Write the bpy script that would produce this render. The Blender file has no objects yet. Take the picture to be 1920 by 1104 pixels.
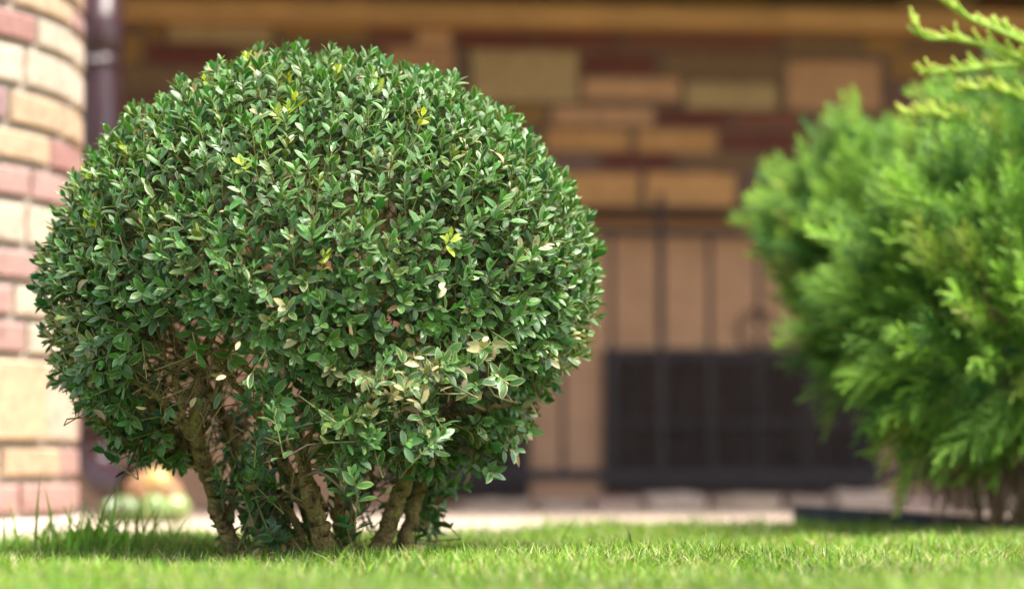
import bpy, math, random
import numpy as np
from mathutils import Vector

# ------------------------------------------------------------------ camera, sky, sun, exposure
S = bpy.context.scene
C = S.collection
PITCH = math.atan(318 / 4533.0)
CAM_H = 0.14
FPX = 4533.0
cam_d = bpy.data.cameras.new('camera'); cam = bpy.data.objects.new('camera', cam_d); C.objects.link(cam)
cam.location = (0, 0, CAM_H); cam.rotation_euler = (math.pi / 2 + PITCH, 0, 0)
cam_d.lens = 85; cam_d.sensor_width = 36; cam_d.clip_start = 0.05; cam_d.clip_end = 2000
cam_d.dof.use_dof = True; cam_d.dof.focus_distance = 3.24; cam_d.dof.aperture_fstop = 1.9
S.camera = cam

SUN_DIR = Vector((0.34, -0.22, 0.95)).normalized()
W = bpy.data.worlds.new('World'); S.world = W; W.use_nodes = True
nt = W.node_tree; bg = nt.nodes['Background']
sky = nt.nodes.new('ShaderNodeTexSky'); sky.sky_type = 'NISHITA'; sky.sun_disc = False
sky.sun_elevation = math.asin(SUN_DIR.z); sky.sun_rotation = math.atan2(SUN_DIR.x, SUN_DIR.y)
sky.air_density = 1.0; sky.dust_density = 3.0; sky.ozone_density = 1.0
hs = nt.nodes.new('ShaderNodeHueSaturation'); hs.inputs['Saturation'].default_value = 0.75
nt.links.new(sky.outputs[0], hs.inputs['Color']); nt.links.new(hs.outputs[0], bg.inputs['Color'])
bg.inputs['Strength'].default_value = 0.15
sd = bpy.data.lights.new('sun', 'SUN'); so = bpy.data.objects.new('sun', sd); C.objects.link(so)
sd.energy = 3.4; sd.angle = math.radians(36); sd.color = (1.0, 0.96, 0.90)
so.rotation_euler = SUN_DIR.to_track_quat('Z', 'Y').to_euler()
S.view_settings.view_transform = 'Standard'; S.view_settings.look = 'None'
S.view_settings.exposure = 1.82; S.view_settings.gamma = 1; S.view_settings.use_curve_mapping = False
S.cycles.max_bounces = 8; S.cycles.transmission_bounces = 4; S.cycles.transparent_max_bounces = 4

random.seed(7); RNG = np.random.default_rng(11)
ST, CT = math.sin(PITCH), math.cos(PITCH)
def ray(px, py):
    u = (px - 960) / FPX; v = (552 - py) / FPX
    return np.array([u, CT - v * ST, ST + v * CT])
def P(px, py, Y):                       # a point of the photograph at real distance Y
    d = ray(px, py); p = d * (Y / d[1]); p[2] += CAM_H
    return p

# ------------------------------------------------------------------ helpers
def tag(o, label=None, cat=None, group=None, kind=None):
    if label: o['label'] = label
    if cat: o['category'] = cat
    if group: o['group'] = group
    if kind: o['kind'] = kind
    return o
def empty(name, loc, label=None, cat=None, group=None):
    o = bpy.data.objects.new(name, None); C.objects.link(o); o.location = loc; o.empty_display_size = 0.05
    return tag(o, label, cat, group)
class MB:
    """gathers vertices, faces, vertex colours, uvs in world space and links them as one mesh object"""
    def __init__(s): s.v = []; s.f4 = []; s.f3 = []; s.c = []; s.uv = []; s.n = 0
    def add(s, v, f4=None, f3=None, col=(1, 1, 1, 1), uv=None):
        v = np.asarray(v, float).reshape(-1, 3); k = len(v)
        s.v.append(v)
        if f4 is not None and len(f4): s.f4.append(np.asarray(f4, int).reshape(-1, 4) + s.n)
        if f3 is not None and len(f3): s.f3.append(np.asarray(f3, int).reshape(-1, 3) + s.n)
        col = np.asarray(col, float)
        if col.ndim == 1:
            if len(col) == 3: col = np.append(col, 1)
            col = np.tile(col, (k, 1))
        s.c.append(col)
        s.uv.append(np.zeros((k, 2)) if uv is None else np.asarray(uv, float).reshape(-1, 2))
        s.n += k
        return s
    def build(s, name, mats, parent=None, smooth=True, recalc=False):
        v = np.concatenate(s.v); col = np.concatenate(s.c); uv = np.concatenate(s.uv)
        org = np.zeros(3)
        if parent is not None:
            org = np.zeros(3); q = parent
            while q is not None: org += np.array(q.location); q = q.parent
        v = v - org
        f4 = np.concatenate(s.f4) if s.f4 else np.zeros((0, 4), int)
        f3 = np.concatenate(s.f3) if s.f3 else np.zeros((0, 3), int)
        me = bpy.data.meshes.new(name)
        nl = f4.size + f3.size; npol = len(f4) + len(f3)
        me.vertices.add(len(v)); me.vertices.foreach_set('co', v.astype(np.float32).ravel())
        me.loops.add(nl); li = np.concatenate([f4.ravel(), f3.ravel()]).astype(np.int32)
        me.loops.foreach_set('vertex_index', li)
        me.polygons.add(npol)
        st = np.concatenate([np.arange(len(f4)) * 4, f4.size + np.arange(len(f3)) * 3]).astype(np.int32)
        me.polygons.foreach_set('loop_start', st)
        me.polygons.foreach_set('use_smooth', np.full(npol, smooth))
        me.update(calc_edges=True)
        a = me.color_attributes.new('Col', 'FLOAT_COLOR', 'POINT'); a.data.foreach_set('color', col.astype(np.float32).ravel())
        u = me.uv_layers.new(name='uv'); u.data.foreach_set('uv', uv[li].astype(np.float32).ravel())
        if recalc:
            import bmesh
            bm = bmesh.new(); bm.from_mesh(me); bmesh.ops.recalc_face_normals(bm, faces=bm.faces); bm.to_mesh(me); bm.free()
        me.validate()
        for m in (mats if isinstance(mats, (list, tuple)) else [mats]): me.materials.append(m)
        o = bpy.data.objects.new(name, me); C.objects.link(o)
        if parent is not None: o.parent = parent
        return o
def unit(a):
    a = np.asarray(a, float); return a / np.maximum(np.linalg.norm(a, axis=-1, keepdims=True), 1e-9)
def box(mb, o, ax, ay, az, x0, x1, y0, y1, z0, z1, col, bev=0.0):
    """a box (edges chamfered by bev) in the frame o + x*ax + y*ay + z*az"""
    o, ax, ay, az = map(np.asarray, (o, ax, ay, az))
    if bev <= 0:
        p = [(x, y, z) for z in (z0, z1) for y in (y0, y1) for x in (x0, x1)]
        f = [(0, 2, 3, 1), (4, 5, 7, 6), (0, 1, 5, 4), (2, 6, 7, 3), (0, 4, 6, 2), (1, 3, 7, 5)]
        v = [o + a * ax + b * ay + c * az for a, b, c in p]; mb.add(v, f, col=col); return
    b = bev; pts = []; idx = {}
    for sx in (0, 1):
        for sy in (0, 1):
            for sz in (0, 1):
                X = (x0, x1)[sx]; Y = (y0, y1)[sy]; Z = (z0, z1)[sz]
                ix = (b, -b)[sx]; iy = (b, -b)[sy]; iz = (b, -b)[sz]
                for k, q in (('x', (X, Y + iy, Z + iz)), ('y', (X + ix, Y, Z + iz)), ('z', (X + ix, Y + iy, Z))):
                    idx[(sx, sy, sz, k)] = len(pts); pts.append(o + q[0] * ax + q[1] * ay + q[2] * az)
    I = lambda a, b_, c, k: idx[(a, b_, c, k)]
    f4 = []; f3 = []
    for s_ in (0, 1):
        f4.append([I(s_, 0, 0, 'x'), I(s_, 1, 0, 'x'), I(s_, 1, 1, 'x'), I(s_, 0, 1, 'x')])
        f4.append([I(0, s_, 0, 'y'), I(1, s_, 0, 'y'), I(1, s_, 1, 'y'), I(0, s_, 1, 'y')])
        f4.append([I(0, 0, s_, 'z'), I(1, 0, s_, 'z'), I(1, 1, s_, 'z'), I(0, 1, s_, 'z')])
    for a in (0, 1):
        for b_ in (0, 1):
            f4.append([I(a, b_, 0, 'x'), I(a, b_, 1, 'x'), I(a, b_, 1, 'y'), I(a, b_, 0, 'y')])
            f4.append([I(a, 0, b_, 'x'), I(a, 1, b_, 'x'), I(a, 1, b_, 'z'), I(a, 0, b_, 'z')])
            f4.append([I(0, a, b_, 'y'), I(1, a, b_, 'y'), I(1, a, b_, 'z'), I(0, a, b_, 'z')])
            for c in (0, 1): f3.append([I(a, b_, c, 'x'), I(a, b_, c, 'y'), I(a, b_, c, 'z')])
    mb.add(pts, f4, f3, col=col)
def catmull(pts, n):
    pts = np.asarray(pts, float)
    if len(pts) < 3:
        t = np.linspace(0, 1, n)[:, None]; return pts[0] * (1 - t) + pts[-1] * t
    q = np.vstack([2 * pts[0] - pts[1], pts, 2 * pts[-1] - pts[-2]])
    out = []; m = len(pts) - 1
    for t in np.linspace(0, m - 1e-6, n):
        i = int(t); u = t - i; a, b, c, d = q[i:i + 4]
        out.append(0.5 * (2 * b + (c - a) * u + (2 * a - 5 * b + 4 * c - d) * u * u + (3 * b - a - 3 * c + d) * u ** 3))
    return np.array(out)
def tube(mb, path, rad, sides=8, col=(1, 1, 1, 1), caps=True, lump=0.0):
    path = np.asarray(path, float); n = len(path)
    rad = np.broadcast_to(np.asarray(rad, float), (n,))
    t = unit(np.gradient(path, axis=0))
    ref = np.array([0, 0, 1.0]) if abs(t[0][2]) < 0.9 else np.array([1.0, 0, 0])
    u = unit(np.cross(t[0], ref)); vs = []
    ang = np.arange(sides) * 2 * math.pi / sides
    for i in range(n):
        u = unit(u - t[i] * np.dot(u, t[i])); w = np.cross(t[i], u)
        r = rad[i] * (1 + (lump * RNG.normal(size=(sides, 1)) if lump else 0))
        vs.append(path[i] + r * (np.cos(ang)[:, None] * u + np.sin(ang)[:, None] * w))
    v = np.concatenate(vs)
    i0 = (np.arange(n - 1)[:, None] * sides + np.arange(sides)[None]).ravel()
    i1 = (np.arange(n - 1)[:, None] * sides + (np.arange(sides)[None] + 1) % sides).ravel()
    f4 = np.stack([i0, i1, i1 + sides, i0 + sides], 1); f3 = []
    if caps:
        v = np.vstack([v, path[:1], path[-1:]]); a = n * sides
        for k in range(sides):
            f3.append((a, (k + 1) % sides, k)); f3.append((a + 1, (n - 1) * sides + k, (n - 1) * sides + (k + 1) % sides))
    mb.add(v, f4, f3, col=col)
def thin_tubes(mb, A, B, Cc, r0, r1, col, sides=3):
    """many thin bent twigs at once: from A through B to Cc"""
    A, B, Cc = map(lambda q: np.asarray(q, float), (A, B, Cc)); N = len(A)
    t = unit(Cc - A); ref = np.where(np.abs(t[:, 2:3]) < 0.9, np.array([[0, 0, 1.0]]), np.array([[1.0, 0, 0]]))
    u = unit(np.cross(t, ref)); w = np.cross(t, u)
    r0 = np.broadcast_to(r0, (N,)); r1 = np.broadcast_to(r1, (N,)); ang = np.arange(sides) * 2 * math.pi / sides
    rings = []
    for p, r in ((A, r0), (B, (r0 + r1) / 2), (Cc, r1)):
        rings.append(p[:, None] + r[:, None, None] * (np.cos(ang)[None, :, None] * u[:, None] + np.sin(ang)[None, :, None] * w[:, None]))
    v = np.stack(rings, 1).reshape(-1, 3); f = []
    for k in range(2):
        for s_ in range(sides):
            s2 = (s_ + 1) % sides; f.append((k * sides + s_, k * sides + s2, (k + 1) * sides + s2, (k + 1) * sides + s_))
    f = np.array(f)[None] + (np.arange(N) * 3 * sides)[:, None, None]
    col = np.asarray(col, float)
    if col.ndim == 2: col = np.repeat(col, 3 * sides, axis=0)
    mb.add(v, f.reshape(-1, 4), col=col)

# ------------------------------------------------------------------ materials
def mat(name):
    m = bpy.data.materials.new(name); m.use_nodes = True
    t = m.node_tree; b = t.nodes['Principled BSDF']
    return m, t, b
def nd(t, kind, **kw):
    n = t.nodes.new(kind)
    for k, v in kw.items(): setattr(n, k, v)
    return n
def noise(t, scale, detail=4, rough=0.55, coord='Object'):
    tc = nd(t, 'ShaderNodeTexCoord'); n = nd(t, 'ShaderNodeTexNoise')
    n.inputs['Scale'].default_value = scale; n.inputs['Detail'].default_value = detail; n.inputs['Roughness'].default_value = rough
    t.links.new(tc.outputs[coord], n.inputs['Vector']); return n
def ramp(t, src, stops):
    r = nd(t, 'ShaderNodeValToRGB'); t.links.new(src, r.inputs[0]); e = r.color_ramp.elements
    while len(e) < len(stops): e.new(0.5)
    for k, (p, c) in enumerate(stops):
        e[k].position = p; e[k].color = (*c, 1) if len(c) == 3 else c
    return r
def mixc(t, fac, a, b, mode='MIX'):
    m = nd(t, 'ShaderNodeMix', data_type='RGBA', blend_type=mode)
    for s, v in ((0, fac), (6, a), (7, b)):
        if hasattr(v, 'is_linked'): t.links.new(v, m.inputs[s])
        elif s == 0: m.inputs[0].default_value = v
        else: m.inputs[s].default_value = (*v, 1)
    return m.outputs[2]
def bump(t, b, src, strength, dist=0.01):
    n = nd(t, 'ShaderNodeBump'); n.inputs['Strength'].default_value = strength; n.inputs['Distance'].default_value = dist
    t.links.new(src, n.inputs['Height']); t.links.new(n.outputs[0], b.inputs['Normal'])
def m_masonry(name, s1=35, s2=220, bs=0.9):
    m, t, b = mat(name); at = nd(t, 'ShaderNodeVertexColor', layer_name='Col')
    n1 = noise(t, s1, 6, 0.65); n2 = noise(t, s2, 3)
    r = ramp(t, n1.outputs[0], [(0.28, (0.58, 0.55, 0.52)), (0.42, (0.9, 0.89, 0.87)), (0.55, (1, 1, 1)), (0.75, (1.2, 1.18, 1.12))])
    c = mixc(t, 1.0, mixc(t, 1.0, at.outputs[0], r.outputs[0], 'MULTIPLY'), ramp(t, n2.outputs[0], [(0.36, (0.72, 0.70, 0.68)), (0.5, (1, 1, 1)), (0.66, (1.1, 1.08, 1.05))]).outputs[0], 'MULTIPLY'); t.links.new(c, b.inputs['Base Color'])
    b.inputs['Roughness'].default_value = 0.9; b.inputs['Specular IOR Level'].default_value = 0.25
    ad = nd(t, 'ShaderNodeMath', operation='ADD'); t.links.new(n1.outputs[0], ad.inputs[0]); t.links.new(n2.outputs[0], ad.inputs[1])
    bump(t, b, ad.outputs[0], bs, 0.004); return m
M_BRICK = m_masonry('brick_and_mortar')
M_STONE = m_masonry('rough_stone', 18, 90, 0.7)
def m_plain(name, col, rough=0.6, scale=30, amt=0.25, metal=0, bs=0.15, spec=0.5):
    m, t, b = mat(name); n = noise(t, scale, 5)
    lo = tuple(c * (1 - amt) for c in col); hi = tuple(min(1, c * (1 + amt)) for c in col)
    r = ramp(t, n.outputs[0], [(0.3, lo), (0.7, hi)]); t.links.new(r.outputs[0], b.inputs['Base Color'])
    b.inputs['Roughness'].default_value = rough; b.inputs['Metallic'].default_value = metal; b.inputs['Specular IOR Level'].default_value = spec
    if bs: bump(t, b, n.outputs[0], bs, 0.003)
    return m
M_PLASTER = m_plain('tan_plaster', (0.53, 0.305, 0.175), 0.9, 14, 0.10, spec=0.2)
M_BEAM = m_plain('varnished_wood', (0.42, 0.22, 0.075), 0.55, 8, 0.15)
M_SOFFIT = m_plain('brown_boards', (0.10, 0.05, 0.03), 0.6, 6, 0.2)
M_PANEL = m_plain('dark_brown_boards', (0.032, 0.020, 0.016), 0.8, 12, 0.3, spec=0.3)
M_PANELF = m_plain('dark_brown_frame', (0.030, 0.019, 0.016), 0.5, 12, 0.15, spec=0.3)
M_IRON = m_plain('wrought_iron', (0.034, 0.026, 0.025), 0.6, 60, 0.3, spec=0.25)
M_PIPE = m_plain('brown_pipe_paint', (0.055, 0.026, 0.028), 0.32, 10, 0.12, bs=0.03)
M_STEEL = m_plain('steel', (0.28, 0.27, 0.28), 0.35, 40, 0.1, metal=1, bs=0)
M_PLASTIC = m_plain('black_plastic', (0.022, 0.024, 0.032), 0.35, 40, 0.3)
M_PAVE = m_plain('pale_concrete', (0.40, 0.305, 0.23), 0.9, 9, 0.10, spec=0.25)
M_GLAZE, t_, b_ = mat('glazed_ceramic'); a_ = nd(t_, 'ShaderNodeVertexColor', layer_name='Col')
n_ = noise(t_, 45, 4); c_ = mixc(t_, 1.0, a_.outputs[0], ramp(t_, n_.outputs[0], [(0.35, (0.6, 0.6, 0.6)), (0.6, (1.1, 1.1, 1.1))]).outputs[0], 'MULTIPLY')
t_.links.new(c_, b_.inputs['Base Color']); b_.inputs['Roughness'].default_value = 0.35
def m_lawn():
    m, t, b = mat('lawn_soil'); n1 = noise(t, 6, 6, 0.6); n2 = noise(t, 120, 4)
    r1 = ramp(t, n1.outputs[0], [(0.3, (0.07, 0.10, 0.02)), (0.7, (0.12, 0.17, 0.035))])
    r2 = ramp(t, n2.outputs[0], [(0.35, (0.5, 0.5, 0.5)), (0.65, (1.2, 1.2, 1.1))])
    t.links.new(mixc(t, 1.0, r1.outputs[0], r2.outputs[0], 'MULTIPLY'), b.inputs['Base Color'])
    b.inputs['Roughness'].default_value = 0.95; bump(t, b, n2.outputs[0], 0.8, 0.01); return m
def m_leaf(name, rough, transl, tboost=(1.6, 1.5, 0.7), back=0.55, ribs=True, spec=0.5):
    m, t, b = mat(name); at = nd(t, 'ShaderNodeVertexColor', layer_name='Col'); col = at.outputs[0]
    uv = nd(t, 'ShaderNodeUVMap', uv_map='uv'); sp = nd(t, 'ShaderNodeSeparateXYZ'); t.links.new(uv.outputs[0], sp.inputs[0])
    if ribs:
        ab = nd(t, 'ShaderNodeMath', operation='ABSOLUTE'); t.links.new(sp.outputs[0], ab.inputs[0])
        nz = noise(t, 160, 2); sub = nd(t, 'ShaderNodeMath', operation='MULTIPLY_ADD')
        t.links.new(nz.outputs[0], sub.inputs[0]); sub.inputs[1].default_value = 0.45; t.links.new(ab.outputs[0], sub.inputs[2])
        mg = ramp(t, sub.outputs[0], [(0.84, (0, 0, 0)), (1.05, (1, 1, 1))])     # pale margin of the blade
        mu = nd(t, 'ShaderNodeMath', operation='MULTIPLY'); t.links.new(mg.outputs[0], mu.inputs[0]); t.links.new(at.outputs[1], mu.inputs[1])
        col = mixc(t, mu.outputs[0], col, (0.62, 0.50, 0.24))
        rb = ramp(t, ab.outputs[0], [(0.0, (0.4, 0.4, 0.4)), (0.11, (0, 0, 0))]) # midrib
        col = mixc(t, rb.outputs[0], col, (0.20, 0.30, 0.08))
        n2 = noise(t, 90, 3); col = mixc(t, 1.0, col, ramp(t, n2.outputs[0], [(0.3, (0.75, 0.78, 0.75)), (0.7, (1.2, 1.15, 1.1))]).outputs[0], 'MULTIPLY')
    if back:
        g = nd(t, 'ShaderNodeNewGeometry'); mb_ = nd(t, 'ShaderNodeMath', operation='MULTIPLY'); t.links.new(g.outputs['Backfacing'], mb_.inputs[0]); mb_.inputs[1].default_value = back
        col = mixc(t, mb_.outputs[0], col, (0.07, 0.14, 0.03))
    t.links.new(col, b.inputs['Base Color']); b.inputs['Roughness'].default_value = rough; b.inputs['Specular IOR Level'].default_value = spec
    tr = nd(t, 'ShaderNodeBsdfTranslucent'); t.links.new(mixc(t, 1.0, col, tboost, 'MULTIPLY'), tr.inputs[0])
    mx = nd(t, 'ShaderNodeMixShader'); mx.inputs[0].default_value = transl
    t.links.new(b.outputs[0], mx.inputs[1]); t.links.new(tr.outputs[0], mx.inputs[2])
    t.links.new(mx.outputs[0], t.nodes['Material Output'].inputs[0]); return m
M_LEAF = m_leaf('boxwood_leaf', 0.43, 0.09, spec=0.48)
M_DRY = m_leaf('dry_leaf', 0.75, 0.15, (1.1, 1, 0.8), 0, False, 0.2)
M_GRASS = m_leaf('grass_blade', 0.45, 0.38, (1.3, 1.3, 0.7), 0, False, 0.35)
M_JUN = m_leaf('juniper_needle', 0.45, 0.36, (1.4, 1.4, 0.7), 0, False, 0.35)
def m_bark():
    m, t, b = mat('mossy_bark'); n1 = noise(t, 46, 7, 0.75); n2 = noise(t, 190, 5, 0.75)
    r = ramp(t, n1.outputs[0], [(0.36, (0.07, 0.045, 0.02)), (0.43, (0.33, 0.23, 0.08)), (0.51, (0.52, 0.36, 0.14)), (0.58, (0.50, 0.38, 0.12)), (0.64, (0.44, 0.41, 0.06)), (0.76, (0.52, 0.48, 0.08))])
    r2 = ramp(t, n2.outputs[0], [(0.3, (0.35, 0.35, 0.35)), (0.6, (1.15, 1.15, 1.15))])
    t.links.new(mixc(t, 1.0, r.outputs[0], r2.outputs[0], 'MULTIPLY'), b.inputs['Base Color'])
    b.inputs['Roughness'].default_value = 0.9; b.inputs['Specular IOR Level'].default_value = 0.2
    ad = nd(t, 'ShaderNodeMath', operation='ADD'); t.links.new(n1.outputs[0], ad.inputs[0]); t.links.new(n2.outputs[0], ad.inputs[1])
    bump(t, b, ad.outputs[0], 1.0, 0.016); return m
M_BARK = m_bark()
M_TWIG, t_, b_ = mat('twig_bark'); a_ = nd(t_, 'ShaderNodeVertexColor', layer_name='Col'); t_.links.new(a_.outputs[0], b_.inputs['Base Color']); b_.inputs['Roughness'].default_value = 0.8

# ------------------------------------------------------------------ ground
EDGE = np.array([(-60, 2.9), (-2.2, 3.75), (-1.2, 3.95), (-0.55, 4.2), (-0.1, 4.5), (0.25, 4.78), (0.7, 4.9), (1.3, 4.9), (3, 4.9), (60, 4.9)])
def edge_y(x): return np.interp(x, EDGE[:, 0], EDGE[:, 1])
def gz(x, y):
    h = 0.012 * np.exp(-((x - 0.36) / 0.38) ** 2 - ((y - 4.6) / 0.25) ** 2)
    h = h + 0.006 * np.sin(x * 5.1 + 1) * np.sin(y * 4.3) + 0.004 * np.sin(x * 11 + y * 7)
    return h * np.clip((edge_y(x) - y) / 0.25, 0, 1) * np.clip((x + 4) / 0.5, 0, 1) * np.clip((5 - x) / 0.5, 0, 1) * np.clip((y - 1) / .5, 0, 1)
xs = np.concatenate([[-400, -100, -30, -10], np.arange(-4, 5.01, 0.06), [10, 30, 100, 400]])
ys = np.concatenate([[-400, -100, -30, -8, -2], np.arange(0.5, 6.01, 0.06), [10, 30, 100, 400, 900]])
X, Y = np.meshgrid(xs, ys); nx = len(xs)
gi = (np.arange(len(ys) - 1)[:, None] * nx + np.arange(nx - 1)[None]).ravel()
g = MB().add(np.stack([X, Y, gz(X, Y) - 0.002], -1).reshape(-1, 3), np.stack([gi, gi + 1, gi + nx + 1, gi + nx], 1)).build('lawn_ground', m_lawn())
tag(g, kind='structure')
pv = MB(); exs = np.unique(np.concatenate([np.linspace(-6, 6, 60), EDGE[1:-1, 0]])); ey = edge_y(exs)
top = np.concatenate([np.stack([exs, ey, np.full(len(exs), 0.012)], 1), np.stack([exs, np.full(len(exs), 9.0), np.full(len(exs), 0.012)], 1), np.stack([exs, ey, np.full(len(exs), -0.03)], 1)])
k = len(exs); i = np.arange(k - 1)
pv.add(top, np.concatenate([np.stack([i, i + 1, i + 1 + k, i + k], 1), np.stack([i + 2 * k, i + 1 + 2 * k, i + 1, i], 1)]))
tag(pv.build('path', M_PAVE, smooth=False), kind='structure')

# ------------------------------------------------------------------ house wall (turned a few degrees from the picture plane)
WS = 0.085; wx0 = P(1200, 552, 7.2)[0]
WU = unit([1, WS, 0]); WN = np.array([WU[1], -WU[0], 0])            # along the wall, out of the wall
def wall_hit(px, py, off=0.0):
    """where the photograph's ray meets the wall face shifted off metres outwards -> (s, h)"""
    o = np.array([wx0, 7.2, 0]) + WN * off; d = ray(px, py); c = np.array([0, 0, CAM_H])
    t = np.dot(o - c, WN) / np.dot(d, WN); q = c + t * d
    return np.dot(q - o, WU), q[2]
WO = np.array([wx0, 7.2, 0.0]); UP = np.array([0, 0, 1.0])
house = empty('brick_house', WO, 'house wall of mixed brick and stone over tan plaster, shaded by a deep eave', 'house')
TAN, ORG, RED, DRED, OCH, STN, BRN, PUR, CREAM = ((.46, .26, .145), (.51, .27, .11), (.19, .075, .05), (.14, .045, .035), (.27, .15, .055), (.41, .29, .15), (.19, .115, .065), (.17, .10, .085), (.6, .45, .28))
rows_px = [(-62, -22), (-19, 19), (22, 60), (63, 92), (95, 142), (145, 190), (193, 236), (240, 284), (287, 320), (324, 386)]
rows = [tuple(wall_hit(1200, y)[1] for y in (b, a)) for a, b in rows_px]
spec = [(885, 95, 1083, 190, STN), (1475, 115, 1650, 206, TAN), (1093, 147, 1275, 187, TAN), (1285, 156, 1455, 206, STN), (1093, 103, 1228, 140, DRED), (1245, 103, 1465, 150, BRN),
        (955, 195, 1022, 232, OCH), (1036, 200, 1225, 235, TAN), (1235, 206, 1370, 237, DRED), (1380, 209, 1500, 240, RED), (1025, 243, 1180, 283, ORG), (1195, 243, 1343, 286, ORG), (1352, 250, 1490, 284, DRED),
        (1015, 290, 1115, 318, PUR), (1128, 288, 1262, 318, DRED), (1280, 291, 1455, 320, BRN), (1040, 325, 1198, 386, ORG), (1212, 325, 1378, 386, ORG), (1390, 325, 1560, 386, PUR),
        (855, 64, 998, 91, DRED), (1008, 64, 1160, 91, DRED), (1172, 66, 1462, 93, RED), (820, 24, 958, 60, RED), (965, 24, 1112, 60, OCH), (1122, 26, 1278, 62, OCH),
        (228, 0, 290, 31, OCH), (300, 0, 470, 31, DRED), (476, 0, 625, 31, RED), (316, 36, 512, 80, STN), (524, 36, 690, 72, OCH), (228, 66, 268, 120, OCH), (275, 84, 430, 122, DRED), (230, 128, 400, 165, BRN)]
bw = MB(); taken = []
TH = 0.03
bot = rows[-1][0] - 0.012; topw = rows[0][1]
box(bw, WO, WU, WN, UP, -5, 7, -0.35, 0.0, bot, 2.6, (.14, .095, .065))
for x0, y0, x1, y1, c in spec:
    ym = (y0 + y1) / 2; s0 = wall_hit(x0, ym)[0]; s1 = wall_hit(x1, ym)[0]; xm = (x0 + x1) / 2
    h0 = wall_hit(xm, y1)[1]; h1 = wall_hit(xm, y0)[1]; taken.append((s0, s1, h0, h1))
    j = np.array(c) * random.uniform(.9, 1.1)
    box(bw, WO, WU, WN, UP, s0, s1, -0.01, 0.006 if c != STN else 0.012, h0, h1, j, 0.004)
for h0, h1 in rows:
    s = -4.9 + random.uniform(0, .2)
    while s < 6.9:
        L = random.choice([.20, .235, .235, .25, .12]); a, b = s, s + L; s = b + 0.014
        cut = [(max(q[0], a), min(q[1], b)) for q in taken if q[0] < b + .012 and q[1] > a - .012 and q[2] < h1 - .006 and q[3] > h0 + .006]
        segs = [(a, b)]
        for q0, q1 in cut:
            ns = []
            for u0, u1 in segs:
                if q0 - .014 > u0: ns.append((u0, min(u1, q0 - .014)))
                if q1 + .014 < u1: ns.append((max(u0, q1 + .014), u1))
            segs = [z for z in ns if z[1] - z[0] > .035]
        c = random.choice([RED, DRED, BRN, BRN, OCH, PUR, RED, TAN])
        for u0, u1 in segs: box(bw, WO, WU, WN, UP, u0, u1, -0.01, 0.0055, h0, h1, np.array(c) * random.uniform(.85, 1.1), 0.004)
bw.build('brick_wall', M_BRICK, house, smooth=False)
# plaster wall set back under the brick
SB = -0.30
pw = MB(); box(pw, WO, WU, WN, UP, -5, 7, SB - .2, SB, -0.02, bot + 0.002, (1, 1, 1)); pw.build('plaster_wall', M_PLASTER, house, smooth=False)
bm_ = MB(); hb0 = wall_hit(1200, 49)[1]; hb1 = wall_hit(1200, 10)[1]
hb0 = wall_hit(1200, 50, .10)[1]; hb1 = wall_hit(1200, 8, .10)[1]
box(bm_, WO, WU, WN, UP, -5, 7, 0.001, 0.10, hb0, hb1, (1, 1, 1), 0.006); bm_.build('beam', M_BEAM, house, smooth=False)
rf = MB()  # unseen eave, depth set to shade the wall; left step added to light pipe
for k in range(11): box(rf, WO, WU, WN, UP, -1.2 if k > 5 else -3, 7, 0.02 + k * .14, 0.02 + k * .14 + .134, 1.66, 1.68, (1, 1, 1), 0.003)
box(rf, WO, WU, WN, UP, -1.22, 7, 0.0, 1.58, 1.683, 1.80, (1, 1, 1)); box(rf, WO, WU, WN, UP, -3, -1.223, 0.0, 1.06, 1.683, 1.80, (1, 1, 1)); rf.build('roof', M_SOFFIT, house, smooth=False)
def panel(x0, y0, x1, y1):
    s0 = wall_hit(x0, 800, SB)[0]; s1 = wall_hit(x1, 800, SB)[0]; xm = (x0 + x1) / 2; h0 = wall_hit(xm, y1, SB)[1]; h1 = wall_hit(xm, y0, SB)[1]
    O = WO + WN * SB
    fr = MB(); w = .045
    for a in ((s0, s1, h0, h0 + w), (s0, s1, h1 - w, h1), (s0, s0 + w, h0 + w, h1 - w), (s1 - w, s1, h0 + w, h1 - w)): box(fr, O, WU, WN, UP, a[0], a[1], .001, .035, a[2], a[3], (1, 1, 1), .003)
    hm = h0 + (h1 - h0) * .45; box(fr, O, WU, WN, UP, s0 + w, s1 - w, .001, .030, hm, hm + .03, (1, 1, 1), .003)
    f = fr.build('shutter_frame', M_PANELF, house, smooth=False)
    bd = MB(); n = max(2, int((s1 - s0 - 2 * w) / .085)); st = (s1 - s0 - 2 * w) / n
    for q in range(n): box(bd, O, WU, WN, UP, s0 + w + q * st + .002, s0 + w + (q + 1) * st - .002, .001, .018, h0 + w, h1 - w, (1, 1, 1), .003)
    bd.build('shutter_boards', M_PANEL, f, smooth=False)
panel(1130, 655, 1648, 924); panel(760, 655, 992, 932)

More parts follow.
